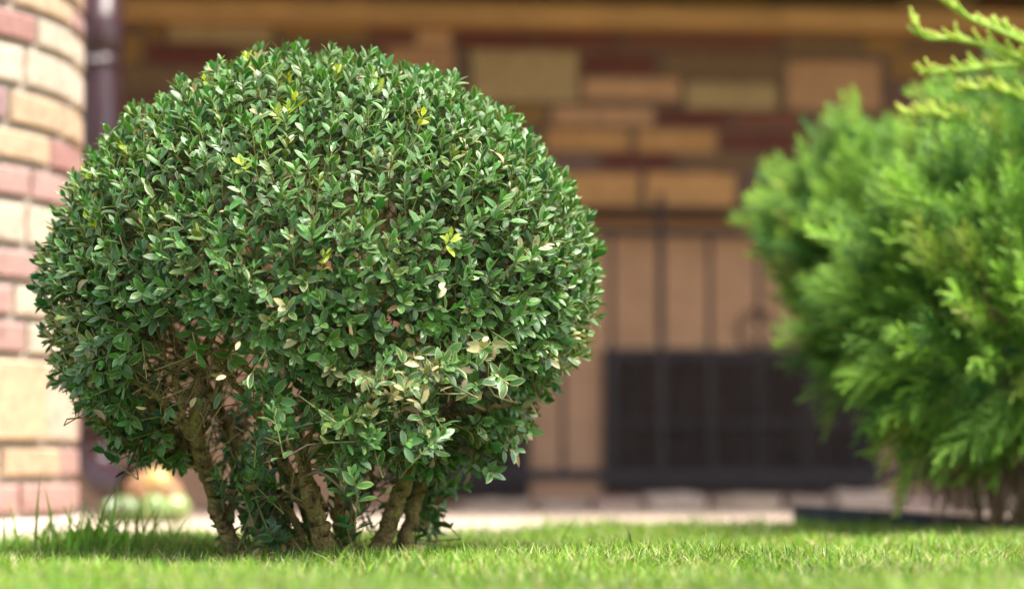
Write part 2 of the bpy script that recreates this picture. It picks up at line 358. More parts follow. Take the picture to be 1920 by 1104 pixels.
# ------------------------------------------------------------------ wrought iron railing
RO = .16
def rl(px, py): return wall_hit(px, py, RO)
rail = empty('iron_railing', WO + WN * RO + WU * rl(900, 600)[0], 'dark wrought iron railing with thin bars in front of the tan plaster wall', 'railing')
OR = WO + WN * RO
h_top = rl(1250, 437)[1]; h_bot = rl(1250, 891)[1]
r_ = MB(); box(r_, OR, WU, WN, UP, rl(700, 437)[0], rl(2100, 437)[0], -.012, .012, h_top - .011, h_top + .011, (1, 1, 1), .002); r_.build('top_rail', M_IRON, rail, smooth=False)
r_ = MB(); box(r_, OR, WU, WN, UP, rl(700, 891)[0], rl(2100, 891)[0], -.016, .016, h_bot - .017, h_bot + .017, (1, 1, 1), .003); r_.build('bottom_rail', M_IRON, rail, smooth=False)
for px in range(1147 - 92 * 5, 2100, 92):
    px2 = px + (8 if px == 1147 + 92 * 0 else 0); s = rl(px, 650)[0]; post = px in (1239, 1239 - 92 * 5, 1239 + 92 * 5)
    r_ = MB(); w = .010 if post else .0068
    if post: box(r_, OR, WU, WN, UP, s - w, s + w, -w, w, 0.012, rl(px, 362)[1], (1, 1, 1), .003); r_.build('post', M_IRON, rail, smooth=False)
    else: box(r_, OR, WU, WN, UP, s - w, s + w, -.008, .008, h_bot + .015, h_top - .009, (1, 1, 1), .002); r_.build('bar', M_IRON, rail, smooth=False)
s, h = rl(1420, 622)
r_ = MB(); ang = np.linspace(0, 2 * math.pi, 5)
ring = np.array([OR + WU * (s + .062 * math.cos(a)) + UP * (h + .062 * math.sin(a)) for a in np.linspace(0, 2 * math.pi, 33)]); tube(r_, ring + WN * .016, .005, 6)
for a in range(4):
    p0 = OR + WN * .016 + WU * (s + .062 * math.cos(a * math.pi / 2)) + UP * (h + .062 * math.sin(a * math.pi / 2)); p1 = OR + WN * .016 + WU * (s + .062 * math.cos((a + 1) * math.pi / 2)) + UP * (h + .062 * math.sin((a + 1) * math.pi / 2)); tube(r_, [p0, p1], .0045, 6)
r_.build('ring_ornament', M_IRON, rail)

# ------------------------------------------------------------------ round brick pillar
R = 0.68
tp = P(148, 600, 4.95); dv = unit([tp[0], tp[1], 0]); perp = np.array([-dv[1], dv[0], 0])  # to the left of the sight line
PC = np.array([tp[0], tp[1], 0]) + perp * R
def ang_at(px):
    d = ray(px, 600); d = unit([d[0], d[1], 0]); b = np.dot(PC, d); disc = b * b - (np.dot(PC, PC) - R * R)
    if disc <= 0: return None
    q = d * (b - math.sqrt(disc)) - PC; return math.atan2(q[1], q[0])
A_T = math.atan2(-perp[1], -perp[0])
pil = empty('brick_pillar', PC, 'thick round pillar of cream, orange and pink bricks at the left edge', 'pillar')
PK, CR, OG, RD, ST2, MV = (.37, .225, .19), (.49, .40, .30), (.465, .33, .21), (.32, .165, .14), (.45, .33, .205), (.30, .185, .175)
hz = lambda y: CAM_H + (870 - y) / 954.0
pcs = [((964, 899), [(43, PK), (140, PK)]), ((899, 834), [(117, OG), (999, PK)]), ((834, 676), [(88, ST2), (999, CR)]), ((676, 609), [(51, PK), (999, CR)]), ((609, 543), [(26, PK), (999, CR)]),
       ((543, 479), [(72, PK), (999, PK)]), ((479, 394), [(48, CR), (999, CR)]), ((394, 328), [(56, PK), (999, PK)]), ((328, 262), [(91, OG), (999, RD)]), ((262, 190), [(11, MV), (116, OG), (999, OG)]),
       ((190, 110), [(40, CR), (999, CR)]), ((110, 46), [(63, RD), (999, CR)]), ((46, -5), [(17, PK), (128, OG), (999, PK)])]
h = hz(-5)
while h < 2.6:
    pcs.append((('h', h, h + .07), [(random.randint(20, 120), random.choice([PK, CR, OG])), (999, random.choice([PK, CR, OG]))])); h += .07
sh = MB(); na = 96; an = np.arange(na) * 2 * math.pi / na; Rm = R - .009
ringv = np.concatenate([np.stack([PC[0] + Rm * np.cos(an), PC[1] + Rm * np.sin(an), np.full(na, z)], 1) for z in (0.0, 2.6)])
i = np.arange(na); sh.add(ringv, np.stack([i, (i + 1) % na, (i + 1) % na + na, i + na], 1), col=(.38, .33, .27))
def arc_brick(mb, a0, a1, z0, z1, col, proud):
    n = max(2, int(abs(a1 - a0) / .03)); bv = .005; aa = np.linspace(a0, a1, n + 1); db = bv / R
    prof = [(R - .02, z0), (R + proud - bv, z0), (R + proud, z0 + bv), (R + proud, z1 - bv), (R + proud - bv, z1), (R - .02, z1)]
    aa = np.concatenate([[a0], [a0 + db], aa[1:-1], [a1 - db], [a1]]); v = []
    for k, a in enumerate(aa):
        for r_, z_ in prof:
            r2 = min(r_, R + proud - bv) if k in (0, len(aa) - 1) else r_
            v.append((PC[0] + r2 * math.cos(a), PC[1] + r2 * math.sin(a), z_))
    m = len(prof); f = [(k * m + j, (k + 1) * m + j, (k + 1) * m + j + 1, k * m + j + 1) for k in range(len(aa) - 1) for j in range(m - 1)]
    e = (len(aa) - 1) * m; f += [(0, 1, 4, 5), (1, 2, 3, 4), (e + 5, e + 4, e + 1, e), (e + 4, e + 3, e + 2, e + 1)]
    mb.add(v, f, col=col)
jt = .008
for hh, brs in pcs:
    z0, z1 = (hh[1], hh[2]) if hh[0] == 'h' else (hz(hh[0]), hz(hh[1]))
    brks = [ang_at(b[0]) if b[0] < 146 else None for b in brs]
    # explicit joints run from left (more negative angle offset) to the right edge
    prev = None
    a_first = brks[0]
    cols = [b[1] for b in brs]
    arcs = []
    js = [a for a in brks if a is not None]
    for k in range(len(js) - 1): arcs.append((js[k], js[k + 1], cols[k + 1]))
    Lw = .235 / R
    if brks[-1] is None: arcs.append((js[-1], js[-1] + Lw * random.uniform(.9, 1.05), cols[-1]))
    arcs.append((js[0] - Lw, js[0], cols[0]))
    lo, hi = min(a[0] for a in arcs), max(a[1] for a in arcs)
    a = hi
    while a < lo + 2 * math.pi - .02:
        e = min(a + Lw, lo + 2 * math.pi); arcs.append((a, e, random.choice([PK, CR, OG, PK]))); a = e
    for a0, a1, c in arcs:
        stone = c is ST2
        arc_brick(sh, a0 + jt / R, a1 - jt / R, z0 + jt, z1 - jt, np.array(c) * random.uniform(.93, 1.07), .010 if stone else .004)
sh.build('shaft', M_BRICK, pil, smooth=False)
pl = MB(); an = np.linspace(0, 2 * math.pi, 97)[:-1]
prof = [(R + .012, 0.0), (R + .012, .030), (R + .006, .036), (R - .02, .036)]
v = np.concatenate([np.stack([PC[0] + r_ * np.cos(an), PC[1] + r_ * np.sin(an), np.full(96, z_)], 1) for r_, z_ in prof]); i = np.arange(96)
pl.add(v, np.concatenate([np.stack([i + k * 96, (i + 1) % 96 + k * 96, (i + 1) % 96 + (k + 1) * 96, i + (k + 1) * 96], 1) for k in range(3)]), col=(.6, .46, .40)); pl.build('plinth', M_STONE, pil)

# ------------------------------------------------------------------ downpipe
DY = 6.05; pr = .049
t0 = P(187, 500, DY); dp = empty('downpipe', (t0[0], t0[1], 0.012), 'dark brown round drainpipe with curved outlet beside the brick pillar', 'drainpipe')
zb = P(187, 845, DY)[2]; m = MB(); tube(m, [(t0[0], t0[1], zb), (t0[0], t0[1], 1.66)], pr, 28); m.build('pipe', M_PIPE, dp)
m = MB(); el = [(t0[0], t0[1], zb + .03)]; od = unit([.72, -.7, 0])
for k in range(0, 9):
    a = k / 8 * math.radians(78); q = np.array([t0[0], t0[1], zb]) + od * .075 * (1 - math.cos(a)) - UP * .075 * math.sin(a); el.append(q)
el.append(el[-1] + od * .10 - UP * .012); tube(m, el, pr * 1.07, 28, caps=False); el2 = np.array(el[-3:]); m.build('outlet_elbow', M_PIPE, dp)
m = MB()
for py in (45, 128): 
    z = P(187, py, DY)[2]; 
za, zc = P(187, 100, DY)[2], P(187, 30, DY)[2]
tube(m, [(t0[0], t0[1], za), (t0[0], t0[1], za + .004), (t0[0], t0[1], zc - .004), (t0[0], t0[1], zc)], [pr * 1.05, pr * 1.1, pr * 1.1, pr * 1.05], 28); m.build('socket', M_PIPE, dp)
z = P(187, 120, DY)[2]; m = MB(); tube(m, [(t0[0], t0[1], z - .014), (t0[0], t0[1], z + .014)], pr * 1.05, 28)
br = m.build('bracket', M_PIPE, dp)
for dx in (-.016, -.004):
    m = MB(); p0 = np.array([t0[0] + dx, t0[1] - pr * 1.0, z]); tube(m, [p0, p0 - np.array([0, .014, 0])], .006, 10); m.build('bolt', M_STEEL, br)

# ------------------------------------------------------------------ garden ornament by the pipe
OY = 5.35; o0 = P(272, 985, OY); orn = empty('garden_ornament', (o0[0], o0[1], 0.012), 'small mottled garden ornament, tan dome over green lumps, on the paving', 'ornament')
def blob(mb, c, r, col, n=14, jit=.06):
    th = np.linspace(0, math.pi, n); ph = np.linspace(0, 2 * math.pi, 2 * n, endpoint=False); T, Pp = np.meshgrid(th, ph, indexing='ij')
    k = 1 + jit * np.sin(3 * Pp + c[0] * 90) * np.sin(2 * T) + jit * .6 * np.sin(5 * T + 4 * Pp)
    v = np.stack([c[0] + r[0] * k * np.sin(T) * np.cos(Pp), c[1] + r[1] * k * np.sin(T) * np.sin(Pp), c[2] + r[2] * k * np.cos(T)], -1).reshape(-1, 3); w = 2 * n
    f = [(a * w + b, (a + 1) * w + b, (a + 1) * w + (b + 1) % w, a * w + (b + 1) % w) for a in range(n - 1) for b in range(w)]
    mb.add(v, f, col=col)
m = MB(); blob(m, (o0[0] + .018, o0[1], .080), (.064, .055, .046), (.30, .17, .09)); m.build('dome', M_GLAZE, orn)
m = MB(); blob(m, (o0[0] + .030, o0[1] - .018, .100), (.036, .040, .030), (.50, .34, .12)); m.build('yellow_patch', M_GLAZE, orn)
for dx, dy, r_, c in ((-.072, -.02, .028, (.11, .16, .06)), (-.028, -.045, .030, (.13, .18, .07)), (.026, -.05, .034, (.17, .25, .08)), (.068, -.015, .034, (.2, .26, .08)), (-.05, .04, .03, (.2, .28, .1)), (.04, .045, .03, (.2, .3, .1)), (.0, -.02, .028, (.12, .2, .07))):
    m = MB(); blob(m, (o0[0] + dx, o0[1] + dy, .012 + r_ * .9), (r_, r_, r_), c); m.build('green_lump', M_GLAZE, orn)

# ------------------------------------------------------------------ low kerb stones in front of the shutters
KO = .42
stn = [(1005, 1105, 936, 'short greyish'), (1112, 1205, 934, 'narrow pinkish'), (1210, 1330, 924, 'pale rounded'), (1337, 1470, 927, 'long tan'), (1478, 1560, 930, 'low brownish'), (1566, 1680, 920, 'tall pale'), (1688, 1800, 928, 'pinkish tan'), (1806, 1960, 926, 'long sandy'), (860, 998, 936, 'dull tan')]
kc = [(.42, .31, .24), (.46, .32, .25), (.50, .38, .29), (.47, .35, .25), (.38, .28, .21), (.52, .39, .30), (.48, .33, .26), (.49, .38, .27), (.42, .32, .24)]
kw = ['beside the tan column', 'under the tan column edge', 'under the left end of the wide shutter', 'under the middle of the wide shutter', 'beside the tall pale stone', 'at the right end of the wide shutter', 'behind the juniper skirt, left one', 'behind the juniper skirt, right one', 'below the dark shutter by the shrub']
for (x0, x1, yt, ad), c, wh in zip(stn, kc, kw):
    s0 = wall_hit(x0, 930, KO)[0]; s1 = wall_hit(x1, 930, KO)[0]; h1 = wall_hit((x0 + x1) / 2, yt, KO)[1]; sm = (s0 + s1) / 2; L = (s1 - s0) / 2
    cc = WO + WN * (KO - .07) + WU * sm
    m = MB(); n = 12; th = np.linspace(0, math.pi, n); ph = np.linspace(0, 2 * math.pi, 24, endpoint=False); T, Q = np.meshgrid(th, ph, indexing='ij')
    pw_ = lambda a, e: np.sign(a) * np.abs(a) ** e
    a = L * pw_(np.sin(T), .4) * pw_(np.cos(Q), .4); b = .075 * pw_(np.sin(T), .4) * pw_(np.sin(Q), .4); z = h1 * .5 * (1 + pw_(np.cos(T), .45)) + .004 * np.sin(a * 60 + sm * 9) * (np.cos(T) > 0)
    v = (cc + a[..., None] * WU + b[..., None] * WN + (z[..., None]) * UP).reshape(-1, 3); v[:, 2] = np.maximum(v[:, 2], .006)
    f = [(p * 24 + q, (p + 1) * 24 + q, (p + 1) * 24 + (q + 1) % 24, p * 24 + (q + 1) % 24) for p in range(n - 1) for q in range(24)]
    m.add(v, f, col=c); tag(m.build('kerb_stone', M_STONE), ad + ' kerb stone ' + wh, 'stone', 'kerb stones along the house wall')

# ------------------------------------------------------------------ black edging board poking out of the lawn
a0 = P(1487, 975, 4.93); a1 = P(1930, 1000, 4.72); ed = empty('edging_board', (a0[0], a0[1], 0), 'black plastic edging board sticking out of the grass before the juniper', 'edging board')
dx = a1 - a0; dx[2] = 0; du = unit(dx); dn = np.array([du[1], -du[0], 0]); L = np.linalg.norm(dx)
tl = unit(du - UP * .055)
m = MB(); box(m, np.array([a0[0], a0[1], .008]), tl, dn, np.cross(dn, tl) * -1, 0, L, -.03, .03, .0, .014, (1, 1, 1), .003); m.build('board', M_PLASTIC, ed, smooth=False)
m = MB(); box(m, np.array([a0[0], a0[1], .008]), tl, dn, np.cross(dn, tl) * -1, 0, L, -.006, .006, -.05, -.001, (1, 1, 1), .001); m.build('rib', M_PLASTIC, ed, smooth=False)

# ------------------------------------------------------------------ grass blades
def blades(mb, x, y, z, h, w, lean, az, col, face, seg=3):
    N = len(x); d = np.stack([np.cos(az), np.sin(az), np.zeros(N)], 1)
    sd_ = np.stack([np.cos(face), np.sin(face), np.zeros(N)], 1); b = np.stack([x, y, z], 1); vs = []
    for k in range(seg + 1):
        t = k / seg; c = b + UP * (h * (t - .22 * lean * t * t))[:, None] + d * (h * lean * t * t)[:, None]
        ww = (w * (1 - t ** 1.6) * .5)[:, None]
        if k < seg: vs += [c - sd_ * ww, c + sd_ * ww]
        else: vs += [c]
    v = np.stack(vs, 1); n = 2 * seg + 1
    f4 = np.array([(2 * k, 2 * k + 1, 2 * k + 3, 2 * k + 2) for k in range(seg - 1)]); f3 = np.array([(2 * seg - 2, 2 * seg - 1, 2 * seg)])
    o = (np.arange(N) * n)[:, None, None]
    mb.add(v.reshape(-1, 3), (f4[None] + o).reshape(-1, 4), (f3[None] + o).reshape(-1, 3), col=np.repeat(col, n, axis=0))
def grass_cols(N, k):
    base = np.array([(.140, .260, .024), (.195, .32, .034), (.085, .19, .018), (.26, .34, .06), (.05, .125, .015), (.42, .37, .17)])
    p = np.array(k, float); p /= p.sum(); c = base[RNG.choice(len(base), N, p=p)] * RNG.uniform(.6, 1.3, (N, 1)); return np.hstack([c, np.ones((N, 1))])
gm = MB(); N = 260000
y = 2.0 + 3.4 * RNG.random(N) ** 1.0; x = RNG.uniform(-1, 1, N) * (.40 + .255 * y) + .12
x = np.clip(x, -1.9, 2.2)
clump = np.sin(x * 23 + 2 * np.sin(y * 17)) * np.sin(y * 19 + 2 * np.sin(x * 13)) * .5 + .5
keep = (y < edge_y(x) + RNG.normal(0, .012, N)) & (RNG.random(N) < .55 + .45 * clump); keep &= (RNG.random(N) < np.where((y > 3.40) & (y < 3.66) & (x > P(425, 600, 3.5)[0]) & (x < P(780, 600, 3.5)[0]), .35, 1)); x, y, clump = x[keep], y[keep], clump[keep]; N = len(x)
ed_ = np.clip(1 - (edge_y(x) - y) / .28, 0, 1)
h = RNG.uniform(.012, .036, N) * (.8 + .4 * clump) * (1 + .75 * ed_ * RNG.random(N)); tall = RNG.random(N) < .004; h = np.where(tall, h * 1.7, h)
col = grass_cols(N, [3, 3, 2, 2, 1.3, 2.0]); dk = (RNG.random(N) < ed_ * .7); col[dk, :3] = np.array([.10, .22, .025]) * RNG.uniform(.8, 1.2, (dk.sum(), 1))
col[:, :3] *= (1 + .22 * np.sin(x * 7 + 2 * np.sin(y * 5)) * np.sin(y * 9 + x * 3))[:, None]; blades(gm, x, y, gz(x, y) - .003, h, RNG.uniform(.0020, .0046, N), RNG.uniform(.1, 1.0, N), RNG.uniform(0, 2 * math.pi, N), col, RNG.uniform(0, math.pi, N))
tag(gm.build('grass', M_GRASS, smooth=False), kind='stuff')
# tall tuft at the lawn edge
tb = P(150, 1043, 3.68); tg = MB(); N = 120
x = np.concatenate([RNG.normal(P(180, 1043, 3.68)[0], .035, 80), RNG.uniform(P(0, 1043, 3.68)[0], P(330, 1043, 3.68)[0], 40)]); y = RNG.normal(3.70, .03, N)
h = RNG.uniform(.04, .10, N); lean = RNG.uniform(.15, .8, N)
special = [(68, 905, 66), (45, 985, 90), (88, 920, 100), (232, 895, 175), (220, 910, 205), (150, 960, 140), (265, 1000, 215), (130, 945, 128)]
for k, (tx, ty, bx) in enumerate(special):
    a = P(bx, 1043, 3.66); b = P(tx, ty, 3.66); x[k] = a[0]; y[k] = 3.66; h[k] = b[2] * 1.2; lean[k] = abs(b[0] - a[0]) / h[k] + .05
az = RNG.uniform(0, 2 * math.pi, N)
for k, (tx, ty, bx) in enumerate(special): az[k] = 0 if tx > bx else math.pi
col = np.hstack([np.array([.17, .33, .03]) * RNG.uniform(.6, 1.5, (N, 1)), np.ones((N, 1))])
blades(tg, x, y, np.zeros(N) - .002, h, RNG.uniform(.0045, .0075, N), lean, az, col, RNG.normal(0, .5, N), 6)
tuft = tg.build('grass_tuft', M_GRASS); tag(tuft, 'tall uncut tuft of thin green grass blades at the lawn edge', 'grass tuft')

# ------------------------------------------------------------------ boxwood
BY = 3.5; BH = lambda py: P(600, py, BY)[2]
BX = lambda px: P(px, 600, BY)[0]
Lf = [(84, 560), (92, 490), (105, 445), (140, 345), (180, 285), (215, 238), (250, 198), (300, 162), (350, 132), (400, 108), (450, 92), (500, 82), (550, 82), (600, 86), (650, 92), (700, 104), (750, 130), (790, 180), (830, 225), (880, 330), (900, 420)]
Rt = [(84, 580), (92, 650), (105, 745), (120, 815), (150, 872), (180, 925), (220, 980), (250, 1010), (290, 1045), (330, 1075), (390, 1105), (430, 1117), (480, 1125), (530, 1125), (580, 1118), (640, 1106), (680, 1085), (710, 1052), (750, 1008), (800, 990), (830, 960), (850, 920), (880, 860), (900, 820)]
lh = np.array([BH(a) for a, b in Lf][::-1]); lx = np.array([BX(b) for a, b in Lf][::-1]); rh = np.array([BH(a) for a, b in Rt][::-1]); rx = np.array([BX(b) for a, b in Rt][::-1])
H0, H1 = BH(900), BH(84)
def prof_at(h):
    l = np.interp(h, lh, lx); r = np.interp(h, rh, rx); return (l + r) / 2, (r - l) / 2
def surf(h, phi, k=1.0):
    c, w = prof_at(h)
    lump = 1 + .022 * np.sin(5 * phi + 9 * h) + .02 * np.sin(3 * phi - 17 * h + 1) + .014 * np.sin(9 * phi + 31 * h)
    front = np.where(np.sin(phi) < 0, .93, .98)
    side = 1 + (lump - 1) * np.abs(np.sin(phi))
    return np.stack([c + k * w * np.cos(phi), BY + k * w * side * front * np.sin(phi), h], -1)
def sdir(h, phi):
    e = .004; a = surf(h + e, phi) - surf(h - e, phi); b = surf(h, phi + .01) - surf(h, phi - .01)
    return unit(np.cross(b, a))
box_o = empty('boxwood_shrub', (BX(600), BY, 0), 'round clipped boxwood shrub with glossy dark green leaves and mossy bare stems', 'shrub')
# candidate points, thinned to a minimum spacing
N = 60000
h = RNG.uniform(H0, H1 - .001, N); c_, w_ = prof_at(h); slope = np.abs(np.gradient(np.interp(np.linspace(H0, H1, 200), rh, rx), np.linspace(H0, H1, 200))); sl = np.interp(h, np.linspace(H0, H1, 200), slope)
acc = RNG.random(N) < np.minimum(1, w_ / .42 * np.sqrt(1 + np.minimum(sl, 6) ** 2) / 2.5)
h = h[acc]; phi = RNG.uniform(0, 2 * math.pi, len(h)); pts = surf(h, phi)
topn = 500; tr = np.sqrt(RNG.random(topn)) * 1.0; tphi = RNG.uniform(0, 2 * math.pi, topn); ct, wt = prof_at(np.full(topn, H1 - .012))
tpt = np.stack([ct + wt * tr * np.cos(tphi), BY + wt * tr * np.sin(tphi), np.full(topn, H1 - .008) - .01 * tr ** 2], 1)
def inpoly(px, py, poly):
    inside = np.zeros(len(px), bool); n = len(poly)
    for a in range(n):
        x1, y1 = poly[a]; x2, y2 = poly[(a + 1) % n]
        cr = ((y1 > py) != (y2 > py)) & (px < (x2 - x1) * (py - y1) / (y2 - y1 + 1e-12) + x1); inside ^= cr
    return inside
def to_px(p):
    q = p - np.array([0, 0, CAM_H]); dep = q[:, 1] * CT + q[:, 2] * ST; up = -q[:, 1] * ST + q[:, 2] * CT
    return 960 + FPX * q[:, 0] / dep, 552 - FPX * up / dep
nor = np.vstack([sdir(h, phi), np.tile([0, 0, 1.0], (topn, 1))]); pts = np.vstack([pts, tpt])
flip = np.sum(nor * (pts - np.array([BX(600), BY, BH(560)])), 1) < 0; nor[flip] *= -1
px, py = to_px(pts); frontm = pts[:, 1] < BY
openA = [(215, 600), (330, 575), (440, 650), (570, 700), (600, 760), (600, 930), (400, 930), (290, 850), (235, 740)]
openB = [(800, 660), (930, 640), (980, 690), (900, 790), (820, 850), (790, 800)]
pr_ = np.ones(len(pts)); A = inpoly(px, py, openA); B = inpoly(px, py, openB)
pr_[A & frontm] = .10; pr_[B & frontm] = .12; pr_[(py > 780) & ~A & frontm & ((px < 600) | (px > 860))] = .5; pr_[(py > 850)] *= .35
pr_[(~frontm) & (py > 650)] *= .45; pr_[(~frontm) & (py > 800)] *= .35; pr_[A & ~frontm & (py < 810)] = .85; pr_[B & ~frontm] = .7
order = RNG.permutation(len(pts)); grid = {}; sel = []; sp = .0208
for q in order:
    if RNG.random() > pr_[q]: continue
    p = pts[q]; dmin = sp if p[1] < BY + .12 else sp * 1.35
    if A[q] or B[q]: dmin *= 1.3
    cell = tuple((p // .03).astype(int)); ok = True
    for a in (-1, 0, 1):
        for b in (-1, 0, 1):
            for c in (-1, 0, 1):
                for r in grid.get((cell[0] + a, cell[1] + b, cell[2] + c), ()):
                    if np.sum((pts[r] - p) ** 2) < dmin * dmin: ok = False; break
                if not ok: break
            if not ok: break
        if not ok: break
    if ok: grid.setdefault(cell, []).append(q); sel.append(q)
sel = np.array(sel); tips = pts[sel]; tn = nor[sel]
CEN = np.array([BX(600), BY, BH(560)])
# inner shoots below the surface layer
inn = RNG.choice(len(sel), int(len(sel) * .42)); ti = CEN + (tips[inn] - CEN) * RNG.uniform(.78, .92, (len(inn), 1)) + RNG.normal(0, .01, (len(inn), 3))
ipx, ipy = to_px(ti); kp = RNG.random(len(inn)) < np.where(ipy > 640, .3, 1) * np.where((inpoly(ipx, ipy, openA) | inpoly(ipx, ipy, openB)) & (ti[:, 1] < BY + .12), .08, 1); ti = ti[kp]; ni = tn[inn][kp]
# extra low sprigs: (tip px, py, depth, lean dir, count, spread px)
ex = []; exn = []
def clump_at(px0, py0, Y, n, sx, sy, d, sd=.03):
    if Y < 3.3: Y -= .085
    for _ in range(n):
        p = P(px0 + RNG.normal(0, sx), py0 + RNG.normal(0, sy), Y + RNG.normal(0, sd)); p[2] = max(p[2], .025); ex.append(p); exn.append(unit(np.array(d) + RNG.normal(0, .35, 3)))
clump_at(690, 735, 3.24, 26, 62, 42, (0, -.8, .4)); clump_at(760, 700, 3.24, 12, 35, 25, (.4, -.7, .4)); clump_at(675, 790, 3.26, 16, 32, 40, (-.1, -.8, .2)); clump_at(745, 820, 3.25, 12, 50, 22, (.3, -.8, .1))
clump_at(800, 830, 3.27, 5, 16, 10, (.7, -.6, .3)); clump_at(495, 770, 3.27, 10, 25, 28, (-.2, -.8, .2)); clump_at(225, 735, 3.36, 9, 26, 26, (-.4, -.7, .1))
clump_at(480, 885, 3.43, 15, 24, 26, (-.2, -.5, .5), .04); clump_at(495, 975, 3.45, 20, 30, 28, (-.1, -.6, .5), .04); clump_at(455, 900, 3.36, 7, 20, 18, (-.2, -.6, .5)); clump_at(412, 905, 3.4, 2, 4, 12, (-.6, -.3, .4))
clump_at(815, 915, 3.58, 20, 28, 45, (.4, -.3, .2)); clump_at(800, 960, 3.6, 6, 15, 15, (.3, -.3, -.4)); clump_at(690, 900, 3.62, 5, 25, 25, (0, -.3, .5)); clump_at(640, 990, 3.42, 3, 15, 10, (0, -.5, .5))
clump_at(215, 835, 3.45, 5, 22, 8, (-1, -.2, -.25)); clump_at(300, 868, 3.45, 8, 40, 9, (-.7, -.2, -.5)); clump_at(265, 800, 3.4, 6, 30, 15, (-.6, -.5, .1)); clump_at(930, 800, 3.4, 16, 40, 35, (.6, -.5, -.1)); clump_at(870, 850, 3.45, 10, 35, 25, (.4, -.5, -.2))
clump_at(590, 690, 3.27, 8, 40, 20, (-.1, -.8, .2)); clump_at(880, 690, 3.27, 8, 40, 22, (.3, -.8, .1))
ex = np.array(ex); exn = np.array(exn)
TIP = np.vstack([tips, ti, ex]); NOR = np.vstack([tn, ni, exn]); NS = len(TIP); layer = np.concatenate([np.zeros(len(tips)), np.ones(len(ti)), np.full(len(ex), 2)])
upw = np.where(layer[:, None] == 2, .12, .80 - .6 * np.clip((to_px(TIP)[1] - 420) / 200, 0, 1)[:, None])
AX = unit(NOR * .85 + UP * upw + RNG.normal(0, .24, (NS, 3)))
TIP = TIP - NOR * np.where(layer == 0, .006 + .012 * np.clip(NOR[:, 2], 0, 1), 0)[:, None] + AX * np.where(layer == 0, np.clip(RNG.normal(-.003, .011, NS), -.03, .013), 0)[:, None]
SL = RNG.uniform(.045, .085, NS); BASE = TIP - AX * SL[:, None]
holeA = [(250, 690), (325, 645), (420, 685), (560, 745), (592, 800), (592, 1000), (380, 1000), (345, 865), (300, 800)]; holeB = [(830, 700), (930, 680), (1000, 715), (930, 770), (840, 850), (800, 800)]
hx, hy = to_px((TIP + BASE) / 2); kp = ~((inpoly(hx, hy, holeA) & (RNG.random(NS) < .75) | inpoly(hx, hy, holeB) & (RNG.random(NS) < .6)) & (TIP[:, 1] < BY + .04) & (layer < 2))
TIP, NOR, AX, SL, BASE, layer = TIP[kp], NOR[kp], AX[kp], SL[kp], BASE[kp], layer[kp]; NS = len(TIP)
PXs, PYs = to_px(TIP)
# leaf templates
vv = np.array([0, .10, .30, .52, .74, .90, 1.0]); ww = np.array([.10, .46, .88, 1.0, .80, .42, .04])
def leaves(mb, p, d, n, L, Wd, curl, fold, col):
    N = len(p); s_ = unit(np.cross(d, n)); n = np.cross(s_, d); vs = []
    for k in range(len(vv)):
        t = vv[k]; c = p + d * (L * (t - .10 * np.abs(curl) * t * t))[:, None] - n * (L * curl * t * t * .35)[:, None]
        w = (L * Wd * ww[k])[:, None]; f_ = (L * Wd * fold * ww[k])[:, None]
        vs += [c - s_ * w + n * f_, c, c + s_ * w + n * f_]
    m_ = len(vv); v = np.stack(vs, 1); f = []
    for k in range(m_ - 1):
        a = 3 * k; f += [(a, a + 1, a + 4, a + 3), (a + 1, a + 2, a + 5, a + 4)]
    f = np.array(f)[None] + (np.arange(N) * 3 * m_)[:, None, None]
    uv1 = np.stack([np.tile([-1, 0, 1], m_), np.repeat(vv, 3)], 1)
    uv1[-3:, 0] *= 1.0
    mb.add(v.reshape(-1, 3), f.reshape(-1, 4)[:, ::-1], col=np.repeat(col, 3 * m_, axis=0), uv=np.tile(uv1, (N, 1)))
# per shoot colour kind
kind = np.zeros(NS, int)
rs = RNG.random(NS); kind[(rs < .012) & (layer == 0) & (PYs < 330)] = 1                # fresh yellow tips
fr = [(560, 145), (540, 175), (700, 142), (745, 145), (510, 215), (550, 215), (780, 225), (265, 238), (228, 278), (150, 320), (155, 410), (380, 145), (465, 100), (710, 300), (625, 480), (630, 128), (1095, 690), (860, 440), (455, 320)]
for fx, fy in fr:
    d_ = (PXs - fx) ** 2 + (PYs - fy) ** 2 + np.where((TIP[:, 1] < BY) & (layer == 0), 0, 1e9); kind[np.argmin(d_)] = 1
pat = [(730, 720, 75, 45, .75), (800, 690, 40, 35, .8), (745, 770, 60, 25, .5), (1090, 640, 25, 60, .5), (1050, 690, 30, 30, .4), (115, 640, 45, 65, .65), (520, 610, 60, 50, .3), (920, 660, 40, 30, .5), (720, 300, 40, 25, .4), (830, 540, 30, 20, .35), (990, 800, 30, 40, .5), (950, 440, 40, 25, .25), (650, 690, 80, 60, .3)]
for qx, qy, ax_, ay_, pb in pat:
    m_ = ((PXs - qx) / ax_) ** 2 + ((PYs - qy) / ay_) ** 2 < 1; kind[m_ & (RNG.random(NS) < pb) & (TIP[:, 1] < BY + .05)] = 2      # pale-edged leaves
kind[(RNG.random(NS) < .03) & (kind == 0)] = 2
shade = RNG.normal(0, 1, NS); blue = RNG.random(NS)
fol = MB(); dry = MB(); twA, twB, twC, twc = [], [], [], []
NP = 7
